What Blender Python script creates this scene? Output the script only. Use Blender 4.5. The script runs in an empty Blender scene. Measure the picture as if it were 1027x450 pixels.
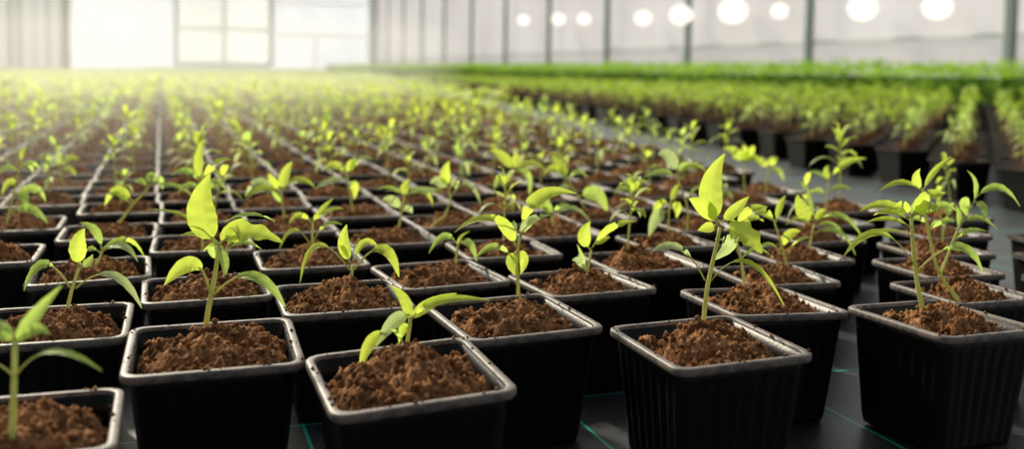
import bpy, math, random
import numpy as np
from mathutils import Vector, Matrix, noise

random.seed(7)
R = math.radians
scene = bpy.context.scene
COL = scene.collection

# ------------------------------------------------------------------ camera
F, PITCH, ROLL, HC, PY = 995.1, R(3.4308), R(0.8135), 0.2475, 130.0
cam_d = bpy.data.cameras.new('camera')
cam = bpy.data.objects.new('camera', cam_d)
COL.objects.link(cam)
scene.camera = cam
cam_d.sensor_width = 36.0
cam_d.lens = F / 1027 * 36.0
cam_d.shift_y = (PY - 225) / 1027
cam_d.clip_start = 0.02
cam_d.clip_end = 400
cr, sr = math.cos(ROLL), math.sin(ROLL)
fwd = Vector((0, math.cos(PITCH), -math.sin(PITCH)))
rt0 = Vector((1, 0, 0))
dn0 = rt0.cross(fwd) * -1
dn0 = Vector((0, -math.sin(PITCH), -math.cos(PITCH)))
# image right = cr*rt - sr*dn ; image down = sr*rt + cr*dn   (as axes of the camera)
ax_r = cr * rt0 - sr * dn0
ax_d = sr * rt0 + cr * dn0
# a world vector with components (u, v) shows at (cr*u - sr*v, sr*u + cr*v)
m = Matrix((ax_r, -ax_d, -fwd)).transposed().to_4x4()
m.translation = Vector((0, 0, HC))
cam.matrix_world = m
cam_d.dof.use_dof = True
cam_d.dof.focus_distance = 0.66
cam_d.dof.aperture_fstop = 5.8


def ray(px, py):
    u0, v0 = px - 513.5, py - PY
    u = cr * u0 + sr * v0
    v = -sr * u0 + cr * v0
    return (rt0 * (u / F) + dn0 * (v / F) + fwd)


def on_plane(px, py, z):
    d = ray(px, py)
    return d * ((z - HC) / d.z) + Vector((0, 0, HC))


def at_depth(px, py, Y):
    d = ray(px, py)
    return d * (Y / d.y) + Vector((0, 0, HC))


def project(P):
    d = Vector(P) - Vector((0, 0, HC))
    w = d.dot(fwd)
    if w < 0.05:
        return None
    u, v = F * d.dot(rt0) / w, F * d.dot(dn0) / w
    return (513.5 + cr * u - sr * v, PY + sr * u + cr * v)


# ------------------------------------------------------------------ materials
def new_mat(name):
    mt = bpy.data.materials.new(name)
    mt.use_nodes = True
    nt = mt.node_tree
    for n in list(nt.nodes):
        nt.nodes.remove(n)
    out = nt.nodes.new('ShaderNodeOutputMaterial')
    return mt, nt, out


def N(nt, t, **kw):
    n = nt.nodes.new(t)
    for k, v in kw.items():
        if k in n.inputs:
            n.inputs[k].default_value = v
        else:
            setattr(n, k, v)
    return n


def ramp(nt, fac, stops):
    r = nt.nodes.new('ShaderNodeValToRGB')
    el = r.color_ramp.elements
    while len(el) < len(stops):
        el.new(0.5)
    for e, (p, c) in zip(el, stops):
        e.position = p
        e.color = (*c, 1)
    nt.links.new(fac, r.inputs[0])
    return r.outputs[0]


def leaf_material(name, c_dark, c_light, trans_col, trans=0.55):
    mt, nt, out = new_mat(name)
    L = nt.links.new
    uv = N(nt, 'ShaderNodeUVMap')
    sep = N(nt, 'ShaderNodeSeparateXYZ')
    L(uv.outputs[0], sep.inputs[0])
    # midrib: |u-0.5| small
    a = N(nt, 'ShaderNodeMath', operation='SUBTRACT'); a.inputs[1].default_value = 0.5
    L(sep.outputs[0], a.inputs[0])
    b = N(nt, 'ShaderNodeMath', operation='ABSOLUTE'); L(a.outputs[0], b.inputs[0])
    rib = N(nt, 'ShaderNodeMath', operation='LESS_THAN'); rib.inputs[1].default_value = 0.045
    L(b.outputs[0], rib.inputs[0])
    # side veins
    c = N(nt, 'ShaderNodeMath', operation='MULTIPLY_ADD'); c.inputs[1].default_value = -1.1
    L(b.outputs[0], c.inputs[0]); L(sep.outputs[1], c.inputs[2])
    d = N(nt, 'ShaderNodeMath', operation='MULTIPLY'); d.inputs[1].default_value = 44
    L(c.outputs[0], d.inputs[0])
    s = N(nt, 'ShaderNodeMath', operation='SINE'); L(d.outputs[0], s.inputs[0])
    g = N(nt, 'ShaderNodeMath', operation='GREATER_THAN'); g.inputs[1].default_value = 0.9
    L(s.outputs[0], g.inputs[0])
    mx = N(nt, 'ShaderNodeMath', operation='MAXIMUM')
    L(rib.outputs[0], mx.inputs[0]); L(g.outputs[0], mx.inputs[1])
    vn = N(nt, 'ShaderNodeMath', operation='MULTIPLY'); vn.inputs[1].default_value = 0.35
    L(mx.outputs[0], vn.inputs[0])
    oi = N(nt, 'ShaderNodeObjectInfo')
    tc = N(nt, 'ShaderNodeTexCoord')
    nz = N(nt, 'ShaderNodeTexNoise', Scale=60.0, Detail=2.0)
    L(tc.outputs['Object'], nz.inputs['Vector'])
    ad = N(nt, 'ShaderNodeMath', operation='MULTIPLY_ADD'); ad.inputs[1].default_value = 0.55
    L(oi.outputs['Random'], ad.inputs[0])
    m2 = N(nt, 'ShaderNodeMath', operation='MULTIPLY'); m2.inputs[1].default_value = 0.5
    L(nz.outputs[0], m2.inputs[0]); L(m2.outputs[0], ad.inputs[2])
    col = ramp(nt, ad.outputs[0], [(0.1, c_dark), (0.9, c_light)])
    mixc = N(nt, 'ShaderNodeMixRGB'); mixc.inputs[2].default_value = (min(1, c_light[0] * 1.3), min(1, c_light[1] * 1.25), c_light[2] * 1.6, 1)
    L(vn.outputs[0], mixc.inputs[0]); L(col, mixc.inputs[1])
    pr = N(nt, 'ShaderNodeBsdfPrincipled', Roughness=0.5)
    pr.inputs['Specular IOR Level'].default_value = 0.35
    L(mixc.outputs[0], pr.inputs['Base Color'])
    bmp = N(nt, 'ShaderNodeBump', Strength=0.3, Distance=0.0006)
    L(mx.outputs[0], bmp.inputs['Height']); L(bmp.outputs[0], pr.inputs['Normal'])
    tr = N(nt, 'ShaderNodeBsdfTranslucent')
    mt2 = N(nt, 'ShaderNodeMixRGB', blend_type='MULTIPLY'); mt2.inputs[0].default_value = 0.0
    mt3 = N(nt, 'ShaderNodeMixRGB'); mt3.inputs[0].default_value = 0.6; mt3.inputs[2].default_value = (*trans_col, 1)
    L(mixc.outputs[0], mt3.inputs[1]); L(mt3.outputs[0], tr.inputs[0])
    ms = N(nt, 'ShaderNodeMixShader'); ms.inputs[0].default_value = trans
    L(pr.outputs[0], ms.inputs[1]); L(tr.outputs[0], ms.inputs[2])
    L(ms.outputs[0], out.inputs[0])
    return mt


def plain(name, col, rough=0.5, spec=0.5, nscale=None, namp=0.3, bump=0.0, bscale=200, trans=0.0):
    mt, nt, out = new_mat(name)
    L = nt.links.new
    pr = N(nt, 'ShaderNodeBsdfPrincipled', Roughness=rough)
    pr.inputs['Base Color'].default_value = (*col, 1)
    pr.inputs['Specular IOR Level'].default_value = spec
    tc = N(nt, 'ShaderNodeTexCoord')
    if nscale:
        nz = N(nt, 'ShaderNodeTexNoise', Scale=nscale, Detail=4.0)
        L(tc.outputs['Object'], nz.inputs['Vector'])
        c = ramp(nt, nz.outputs[0], [(0.3, tuple(x * (1 - namp) for x in col)), (0.7, tuple(min(1, x * (1 + namp)) for x in col))])
        L(c, pr.inputs['Base Color'])
    if bump:
        nz = N(nt, 'ShaderNodeTexNoise', Scale=bscale, Detail=3.0)
        L(tc.outputs['Object'], nz.inputs['Vector'])
        b = N(nt, 'ShaderNodeBump', Strength=bump, Distance=0.001)
        L(nz.outputs[0], b.inputs['Height']); L(b.outputs[0], pr.inputs['Normal'])
    if trans:
        tr = N(nt, 'ShaderNodeBsdfTranslucent'); tr.inputs[0].default_value = (*col, 1)
        ms = N(nt, 'ShaderNodeMixShader'); ms.inputs[0].default_value = trans
        L(pr.outputs[0], ms.inputs[1]); L(tr.outputs[0], ms.inputs[2]); L(ms.outputs[0], out.inputs[0])
    else:
        L(pr.outputs[0], out.inputs[0])
    return mt


M = {}
M['leaf_young'] = leaf_material('young_leaf', (0.42, 0.58, 0.07), (0.62, 0.74, 0.12), (0.74, 0.90, 0.10), 0.6)
M['leaf_green'] = leaf_material('green_leaf', (0.34, 0.54, 0.10), (0.52, 0.70, 0.18), (0.62, 0.84, 0.15), 0.6)
M['leaf_pale'] = leaf_material('pale_seed_leaf', (0.40, 0.54, 0.20), (0.58, 0.70, 0.32), (0.62, 0.78, 0.26), 0.52)
M['leaf_mid'] = leaf_material('bed_leaf', (0.22, 0.40, 0.03), (0.40, 0.56, 0.06), (0.50, 0.70, 0.04), 0.55)
M['leaf_deep'] = leaf_material('tall_crop_leaf', (0.18, 0.38, 0.02), (0.34, 0.58, 0.04), (0.42, 0.70, 0.03), 0.5)
M['stem'] = plain('seedling_stem', (0.66, 0.68, 0.26), 0.5, 0.4, 90, 0.2, trans=0.4)
M['pot'] = plain('black_pot_plastic', (0.004, 0.004, 0.004), 0.40, 0.22, bump=0.15, bscale=500)
M['far_pot'] = plain('black_pot_plastic_far', (0.008, 0.008, 0.008), 0.5, 0.3)


def rim_material():
    mt, nt, out = new_mat('dusty_pot_rim')
    L = nt.links.new
    tc = N(nt, 'ShaderNodeTexCoord')
    nz = N(nt, 'ShaderNodeTexNoise', Scale=160.0, Detail=5.0, Roughness=0.7)
    L(tc.outputs['Object'], nz.inputs['Vector'])
    c = ramp(nt, nz.outputs[0], [(0.35, (0.05, 0.048, 0.048)), (0.55, (0.16, 0.135, 0.12)), (0.72, (0.24, 0.13, 0.08))])
    pr = N(nt, 'ShaderNodeBsdfPrincipled', Roughness=0.5)
    pr.inputs['Specular IOR Level'].default_value = 0.45
    L(c, pr.inputs['Base Color'])
    b = N(nt, 'ShaderNodeBump', Strength=0.35, Distance=0.0006)
    L(nz.outputs[0], b.inputs['Height']); L(b.outputs[0], pr.inputs['Normal'])
    L(pr.outputs[0], out.inputs[0])
    return mt


M['rim'] = rim_material()


def soil_material():
    mt, nt, out = new_mat('potting_soil')
    L = nt.links.new
    tc = N(nt, 'ShaderNodeTexCoord')
    nz = N(nt, 'ShaderNodeTexNoise', Scale=320.0, Detail=6.0, Roughness=0.7)
    L(tc.outputs['Object'], nz.inputs['Vector'])
    nz2 = N(nt, 'ShaderNodeTexNoise', Scale=60.0, Detail=3.0)
    L(tc.outputs['Object'], nz2.inputs['Vector'])
    mm = N(nt, 'ShaderNodeMath', operation='MULTIPLY_ADD'); mm.inputs[1].default_value = 0.6
    L(nz.outputs[0], mm.inputs[0])
    m3 = N(nt, 'ShaderNodeMath', operation='MULTIPLY'); m3.inputs[1].default_value = 0.4
    L(nz2.outputs[0], m3.inputs[0]); L(m3.outputs[0], mm.inputs[2])
    c = ramp(nt, mm.outputs[0], [(0.33, (0.030, 0.012, 0.005)), (0.48, (0.17, 0.075, 0.030)), (0.66, (0.50, 0.26, 0.12))])
    pr = N(nt, 'ShaderNodeBsdfPrincipled', Roughness=0.95)
    pr.inputs['Specular IOR Level'].default_value = 0.1
    L(c, pr.inputs['Base Color'])
    b = N(nt, 'ShaderNodeBump', Strength=0.7, Distance=0.0010)
    L(nz.outputs[0], b.inputs['Height']); L(b.outputs[0], pr.inputs['Normal'])
    L(pr.outputs[0], out.inputs[0])
    return mt


M['soil'] = soil_material()


def weed_mat_material():
    mt, nt, out = new_mat('woven_weed_mat')
    L = nt.links.new
    geo = N(nt, 'ShaderNodeNewGeometry')
    mp = N(nt, 'ShaderNodeMapping', vector_type='POINT')
    mp.inputs['Rotation'].default_value = (0, 0, -R(19))
    L(geo.outputs['Position'], mp.inputs[0])
    sep = N(nt, 'ShaderNodeSeparateXYZ'); L(mp.outputs[0], sep.inputs[0])

    def line(o, off, period, half):
        a = N(nt, 'ShaderNodeMath', operation='ADD'); a.inputs[1].default_value = -off + 1000 * period + period / 2
        L(o, a.inputs[0])
        md = N(nt, 'ShaderNodeMath', operation='MODULO'); md.inputs[1].default_value = period
        L(a.outputs[0], md.inputs[0])
        s = N(nt, 'ShaderNodeMath', operation='SUBTRACT'); s.inputs[1].default_value = period / 2
        L(md.outputs[0], s.inputs[0])
        ab = N(nt, 'ShaderNodeMath', operation='ABSOLUTE'); L(s.outputs[0], ab.inputs[0])
        lt = N(nt, 'ShaderNodeMath', operation='LESS_THAN'); lt.inputs[1].default_value = half
        L(ab.outputs[0], lt.inputs[0])
        return lt.outputs[0]
    l1 = line(sep.outputs[0], 0.0854, 0.1875, 0.0012)
    l2 = line(sep.outputs[1], 0.684, 0.1875, 0.0011)
    mx = N(nt, 'ShaderNodeMath', operation='MAXIMUM'); L(l1, mx.inputs[0]); L(l2, mx.inputs[1])
    # weave
    ck = N(nt, 'ShaderNodeTexChecker', Scale=420.0); L(mp.outputs[0], ck.inputs[0])
    nz = N(nt, 'ShaderNodeTexNoise', Scale=140.0, Detail=9.0, Roughness=0.85); L(mp.outputs[0], nz.inputs[0])
    c0 = ramp(nt, nz.outputs[0], [(0.42, (0.006, 0.008, 0.010)), (0.60, (0.050, 0.054, 0.058)), (0.75, (0.14, 0.145, 0.15))])
    mc = N(nt, 'ShaderNodeMixRGB', blend_type='MULTIPLY'); mc.inputs[0].default_value = 0.45
    L(c0, mc.inputs[1]); L(ck.outputs[0], mc.inputs[2])
    mc2 = N(nt, 'ShaderNodeMixRGB'); mc2.inputs[2].default_value = (0.0, 0.42, 0.30, 1)
    L(mx.outputs[0], mc2.inputs[0]); L(mc.outputs[0], mc2.inputs[1])
    pr = N(nt, 'ShaderNodeBsdfPrincipled', Roughness=0.42)
    pr.inputs['Specular IOR Level'].default_value = 1.0
    L(mc2.outputs[0], pr.inputs['Base Color'])
    b = N(nt, 'ShaderNodeBump', Strength=0.4, Distance=0.0006)
    L(ck.outputs[1], b.inputs['Height']); L(b.outputs[0], pr.inputs['Normal'])
    L(pr.outputs[0], out.inputs[0])
    return mt


M['weed_mat'] = weed_mat_material()


def film_material(name, lo, hi, stripes=0.0, transparent=0.12, zgrad=None):
    """translucent plastic sheeting with soft folds and stains"""
    mt, nt, out = new_mat(name)
    L = nt.links.new
    tc = N(nt, 'ShaderNodeTexCoord')
    mp = N(nt, 'ShaderNodeMapping'); mp.inputs['Scale'].default_value = (0.5, 0.5, 0.22)
    L(tc.outputs['Object'], mp.inputs[0])
    nz = N(nt, 'ShaderNodeTexNoise', Scale=1.6, Detail=4.0, Distortion=0.4); L(mp.outputs[0], nz.inputs[0])
    fac = nz.outputs[0]
    if stripes:
        mp2 = N(nt, 'ShaderNodeMapping'); mp2.inputs['Scale'].default_value = (stripes, stripes, 0.01)
        L(tc.outputs['Object'], mp2.inputs[0])
        n2 = N(nt, 'ShaderNodeTexNoise', Scale=1.0, Detail=2.0); L(mp2.outputs[0], n2.inputs[0])
        fac = n2.outputs[0]
    c = ramp(nt, fac, [(0.3, lo), (0.65, hi)])
    df = N(nt, 'ShaderNodeBsdfDiffuse'); L(c, df.inputs[0])
    tr = N(nt, 'ShaderNodeBsdfTranslucent'); L(c, tr.inputs[0])
    tp = N(nt, 'ShaderNodeBsdfTransparent')
    m1 = N(nt, 'ShaderNodeMixShader'); m1.inputs[0].default_value = 0.8
    L(df.outputs[0], m1.inputs[1]); L(tr.outputs[0], m1.inputs[2])
    m2 = N(nt, 'ShaderNodeMixShader'); m2.inputs[0].default_value = transparent
    L(m1.outputs[0], m2.inputs[1]); L(tp.outputs[0], m2.inputs[2])
    L(m2.outputs[0], out.inputs[0])
    return mt


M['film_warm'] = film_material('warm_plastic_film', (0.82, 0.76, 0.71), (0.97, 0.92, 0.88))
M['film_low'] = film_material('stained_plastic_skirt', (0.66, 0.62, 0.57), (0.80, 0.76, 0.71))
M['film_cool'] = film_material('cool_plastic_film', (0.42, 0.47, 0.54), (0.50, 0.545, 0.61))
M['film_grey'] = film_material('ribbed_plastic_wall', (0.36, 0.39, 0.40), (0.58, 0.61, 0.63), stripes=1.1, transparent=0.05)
M['pane'] = film_material('window_pane_plastic', (0.42, 0.46, 0.47), (0.56, 0.59, 0.60), stripes=0.5)
M['post'] = plain('green_grey_steel', (0.20, 0.25, 0.23), 0.45, 0.5)
M['frame'] = plain('pale_grey_frame', (0.60, 0.66, 0.64), 0.5, 0.5)
M['white_post'] = plain('white_painted_post', (0.78, 0.82, 0.80), 0.5, 0.5)
M['earth'] = plain('bare_brown_earth', (0.22, 0.15, 0.10), 0.9, 0.2, 3, 0.4)


def spot_material():
    mt, nt, out = new_mat('glowing_spot')
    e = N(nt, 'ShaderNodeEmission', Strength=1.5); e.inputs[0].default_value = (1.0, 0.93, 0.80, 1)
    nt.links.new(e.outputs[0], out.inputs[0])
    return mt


M['spot'] = spot_material()


# ------------------------------------------------------------------ mesh helper
class MB:
    def __init__(s):
        s.v, s.f, s.m, s.uv = [], [], [], []

    def face(s, idx, mi=0, uv=None):
        s.f.append(tuple(idx)); s.m.append(mi)
        s.uv.append(uv if uv else [(0.5, 0.0)] * len(idx))

    def box(s, c, dx, dy, dz, mi=0):
        """c centre; dx,dy,dz half vectors"""
        b = len(s.v)
        for k in range(8):
            s.v.append(Vector(c) + dx * (1 if k & 1 else -1) + dy * (1 if k & 2 else -1) + dz * (1 if k & 4 else -1))
        for q in ((0, 1, 3, 2), (4, 6, 7, 5), (0, 4, 5, 1), (2, 3, 7, 6), (0, 2, 6, 4), (1, 5, 7, 3)):
            s.face([b + i for i in q], mi)

    def tube(s, pts, rad, n=7, mi=0, cap=True):
        rings = []
        up = Vector((0.13, 0.9, 0.21))
        for i, p in enumerate(pts):
            t = (pts[min(i + 1, len(pts) - 1)] - pts[max(i - 1, 0)])
            if t.length < 1e-9:
                t = Vector((0, 0, 1))
            t.normalize()
            a = t.cross(up)
            if a.length < 1e-4:
                a = t.cross(Vector((1, 0, 0)))
            a.normalize()
            b = t.cross(a)
            r = rad[i] if isinstance(rad, (list, tuple)) else rad
            base = len(s.v)
            for k in range(n):
                th = 2 * math.pi * k / n
                s.v.append(p + (a * math.cos(th) + b * math.sin(th)) * r)
            rings.append(base)
        for i in range(len(rings) - 1):
            for k in range(n):
                k2 = (k + 1) % n
                s.face((rings[i] + k, rings[i] + k2, rings[i + 1] + k2, rings[i + 1] + k), mi)
        if cap:
            s.face([rings[-1] + k for k in range(n)], mi)
            s.face([rings[0] + k for k in reversed(range(n))], mi)

    def mesh(s, name, mats, smooth=True):
        me = bpy.data.meshes.new(name)
        me.from_pydata([tuple(v) for v in s.v], [], s.f)
        for mt in mats:
            me.materials.append(mt)
        me.polygons.foreach_set('material_index', s.m)
        if smooth:
            me.polygons.foreach_set('use_smooth', [True] * len(s.f))
        uvl = me.uv_layers.new(name='UVMap')
        flat = [c for f in s.uv for p in f for c in p]
        uvl.data.foreach_set('uv', flat)
        me.update()
        return me


def link(name, me, parent=None, loc=None):
    o = bpy.data.objects.new(name, me)
    COL.objects.link(o)
    if parent:
        o.parent = parent
    if loc is not None:
        o.location = loc
    return o


def bez(a, c, b, t):
    return a * (1 - t) ** 2 + c * (2 * t * (1 - t)) + b * t * t


PROFILE = {
    # blade half width along its length (0..1) and where the blade starts on the stalk
    'c': (0.30, lambda t: max(0.0, math.sin(math.pi * t ** 0.85)) ** 0.75),
    'n': (0.12, lambda t: max(0.0, math.sin(math.pi * t ** 0.75)) ** 0.9),
    'o': (0.10, lambda t: max(0.0, math.sin(math.pi * t ** 0.66)) ** 0.8),
    's': (0.10, lambda t: max(0.0, math.sin(math.pi * t ** 0.62)) ** 0.7 * (1 + 0.22 * math.sin(t * 21))),
}


def add_leaf(mb, a, c, b, width, kind='n', r=0.5, view=None, nseg=12, mi=0, mi_stalk=1, cup=0.25, cross=4):
    """a leaf with its stalk along the curve a-c-b; width = full blade width; r = 0 flat/level .. 1 facing view"""
    start, prof = PROFILE[kind]
    view = view or Vector((0, 1, 0))
    # stalk
    ns = 5
    mb.tube([bez(a, c, b, start * i / (ns - 1) * 1.25) for i in range(ns)], [max(0.00045, min(0.0009, width * 0.10)) * (1 - 0.35 * i / ns) for i in range(ns)], 5, mi_stalk)
    rows = []
    prev = None
    for i in range(nseg + 1):
        t = start + (1 - start) * i / nseg
        p = bez(a, c, b, t)
        T = (bez(a, c, b, min(1, t + 0.02)) - bez(a, c, b, max(0, t - 0.02))).normalized()
        up = Vector((0, 0, 1))
        s1 = T.cross(up)
        if s1.length < 0.05:
            s1 = Vector((1, 0, 0))
        s1.normalize()
        s2 = T.cross(view)
        if s2.length < 0.05:
            s2 = s1.copy()
        s2.normalize()
        if s1.dot(s2) < 0:
            s2.negate()
        if prev is not None and s1.dot(prev) < 0:
            s1.negate(); s2.negate()
        side = (s1 * (1 - r) + s2 * r)
        if side.length < 1e-3:
            side = s1
        side.normalize()
        prev = side
        nrm = side.cross(T).normalized()
        if nrm.z < 0:
            nrm.negate()
        w = 0.5 * width * prof(i / nseg)
        w = max(w, 0.00025)
        base = len(mb.v)
        for k in range(cross + 1):
            q = (k / cross) * 2 - 1
            wav = 0.10 * w * math.sin(i * 1.9 + q * 2)
            mb.v.append(p + side * (w * q) + nrm * (abs(q) ** 1.3 * w * cup + wav * abs(q)))
        rows.append(base)
    for i in range(nseg):
        for k in range(cross):
            u0, u1 = k / cross, (k + 1) / cross
            v0, v1 = i / nseg, (i + 1) / nseg
            mb.face((rows[i] + k, rows[i] + k + 1, rows[i + 1] + k + 1, rows[i + 1] + k), mi, [(u0, v0), (u1, v0), (u1, v1), (u0, v1)])


# ------------------------------------------------------------------ pot
RIM_Z = 0.08
PS = 0.0922     # outer width of the rim


def sq_loop(half, rad, z, nside=28, ncorner=4, ribs=0.0):
    pts = []
    for q in range(4):
        ca, sa = math.cos(q * math.pi / 2), math.sin(q * math.pi / 2)
        # side along +y at x = half, from -y to +y
        L = half - rad
        for i in range(nside):
            y = -L + 2 * L * i / (nside - 1)
            x = half - (ribs if (i % 4) in (1, 2) and 2 <= i < nside - 2 else 0)
            pts.append((ca * x - sa * y, sa * x + ca * y, z))
        for k in range(1, ncorner):
            th = (math.pi / 2) * k / ncorner
            x, y = L + rad * math.cos(th), L + rad * math.sin(th)
            pts.append((ca * x - sa * y, sa * x + ca * y, z))
    return pts


def skin(loops, mats, mi=0, cap0=False, cap1=False, smooth=True):
    mb = MB()
    n = len(loops[0])
    for lp in loops:
        mb.v.extend(Vector(p) for p in lp)
    for i in range(len(loops) - 1):
        for k in range(n):
            k2 = (k + 1) % n
            mb.face((i * n + k, i * n + k2, (i + 1) * n + k2, (i + 1) * n + k), mi)
    if cap0:
        mb.face(list(reversed(range(n))), mi)
    if cap1:
        mb.face([(len(loops) - 1) * n + k for k in range(n)], mi)
    return mb


def pot_meshes():
    H = RIM_Z
    o = PS / 2
    lp = []
    lp.append(sq_loop(0.0330, 0.006, 0.0015, ribs=0.0))
    lp.append(sq_loop(0.0345, 0.006, 0.000, ribs=0.0))
    lp.append(sq_loop(0.0352, 0.006, 0.003, ribs=0.0))
    lp.append(sq_loop(0.0357, 0.006, 0.006, ribs=0.0008))
    lp.append(sq_loop(0.0414, 0.007, H - 0.012, ribs=0.0010))
    lp.append(sq_loop(0.0419, 0.0075, H - 0.010, ribs=0.0))
    lp.append(sq_loop(0.0422, 0.0075, H - 0.002, ribs=0.0))
    lp.append(sq_loop(0.0414, 0.007, H - 0.002, ribs=0.0))
    lp.append(sq_loop(0.0406, 0.007, H - 0.012, ribs=0.0))
    lp.append(sq_loop(0.0335, 0.005, 0.004, ribs=0.0))
    body = skin(lp, None, 0, True, True).mesh('pot', [M['pot']])
    rl = [sq_loop(0.0422, 0.0075, H - 0.0045), sq_loop(o - 0.0006, 0.0088, H - 0.0048), sq_loop(o, 0.0092, H - 0.0040),
          sq_loop(o, 0.0092, H - 0.0008), sq_loop(o - 0.0008, 0.0088, H), sq_loop(0.0424, 0.0075, H + 0.0002),
          sq_loop(0.0416, 0.007, H - 0.0004), sq_loop(0.0414, 0.007, H - 0.0040)]
    rim = skin(rl, None).mesh('rim', [M['rim']])
    both_mb = skin(lp, None, 0, True, True)
    r2 = skin(rl, None, 1)
    b = len(both_mb.v)
    both_mb.v.extend(r2.v)
    for f, mi in zip(r2.f, r2.m):
        both_mb.face([b + i for i in f], mi)
    both = both_mb.mesh('pot_with_rim', [M['pot'], M['rim']])
    return body, rim, both


POT_BODY, POT_RIM, POT_BOTH = pot_meshes()
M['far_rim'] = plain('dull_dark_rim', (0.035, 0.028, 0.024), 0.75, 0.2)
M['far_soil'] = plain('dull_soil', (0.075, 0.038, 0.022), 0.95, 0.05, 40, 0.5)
POT_FAR = POT_BOTH.copy(); POT_FAR.name = 'pot_far'
POT_FAR.materials[1] = M['far_rim']


def soil_mesh(seed, mound=0.010, n=64, crumbs=230, rimcrumbs=30):
    rnd = random.Random(seed)
    mb = MB()
    half = 0.0396
    mx, my = rnd.uniform(-0.006, 0.006), rnd.uniform(-0.004, 0.008)
    off = Vector((seed * 3.7, seed * 1.3, 0))

    def hgt(x, y):
        d2 = ((x - mx) / 0.030) ** 2 + ((y - my) / 0.026) ** 2
        h = mound * math.exp(-d2 * 0.8)
        p = Vector((x, y, 0))
        h += 0.0085 * noise.noise(p * 62 + off) + 0.0070 * (0.35 - abs(noise.noise(p * 130 + off))) + 0.0046 * (0.35 - abs(noise.noise(p * 270 + off * 2))) + 0.0030 * noise.noise(p * 520 + off)
        e = max(abs(x), abs(y)) / half
        h -= 0.006 * max(0, e - 0.75) / 0.25
        # a hollow at one side, where the soil has slumped from the wall
        h -= 0.016 * max(0, (y / half) - 0.52 + 0.45 * noise.noise(Vector((x * 30, 0, seed))))
        return h + RIM_Z - 0.0105
    for j in range(n + 1):
        for i in range(n + 1):
            x = -half + 2 * half * i / n
            y = -half + 2 * half * j / n
            # pull the corners in
            cx, cy = abs(x) - (half - 0.005), abs(y) - (half - 0.005)
            if cx > 0 and cy > 0:
                l = math.hypot(cx, cy)
                if l > 0.005:
                    x = math.copysign(half - 0.005 + cx / l * 0.005, x)
                    y = math.copysign(half - 0.005 + cy / l * 0.005, y)
            jx = 0.0003 * (rnd.random() - 0.5) if 0 < i < n and 0 < j < n else 0
            z = hgt(x, y)
            if i in (0, n) or j in (0, n):
                z = min(z, RIM_Z - 0.006)
            mb.v.append(Vector((x + jx, y + jx, z)))
    for j in range(n):
        for i in range(n):
            a = j * (n + 1) + i
            mb.face((a, a + 1, a + n + 2, a + n + 1))

    def crumb(p, r):
        b = len(mb.v)
        dirs = [(1, 0, 0), (-1, 0, 0), (0, 1, 0), (0, -1, 0), (0, 0, 1), (0, 0, -1),
                (.6, .6, .55), (-.6, .6, .5), (.6, -.6, .5), (-.6, -.6, .55)]
        for d in dirs[:6]:
            mb.v.append(p + Vector(d) * r * rnd.uniform(0.65, 1.2))
        for t in ((0, 2, 4), (2, 1, 4), (1, 3, 4), (3, 0, 4), (2, 0, 5), (1, 2, 5), (3, 1, 5), (0, 3, 5)):
            mb.face([b + i for i in t])
    for k in range(crumbs):
        x, y = rnd.uniform(-1, 1) * (half - 0.004), rnd.uniform(-1, 1) * (half - 0.004)
        r = rnd.choice([0.0007, 0.001, 0.0014, 0.002, 0.0028])
        crumb(Vector((x, y, hgt(x, y) + r * 0.4)), r)
    for k in range(rimcrumbs):
        t = rnd.uniform(-0.041, 0.041)
        q = rnd.randrange(4)
        d = rnd.uniform(0.0405, 0.0450)
        x, y = [(t, d), (t, -d), (d, t), (-d, t)][q]
        r = rnd.choice([0.0005, 0.0007, 0.0010, 0.0014])
        crumb(Vector((x, y, RIM_Z + r * 0.5)), r)
    me = mb.mesh('soil', [M['soil']], smooth=True)
    return me, hgt


SOILS = [soil_mesh(s, mound=[0.017, 0.010, 0.014, 0.009, 0.016, 0.012][s]) for s in range(6)]


FAR_SOILS = []
for me_, _h in SOILS:
    c_ = me_.copy(); c_.name = 'soil_far'
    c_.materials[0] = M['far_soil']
    FAR_SOILS.append(c_)

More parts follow.
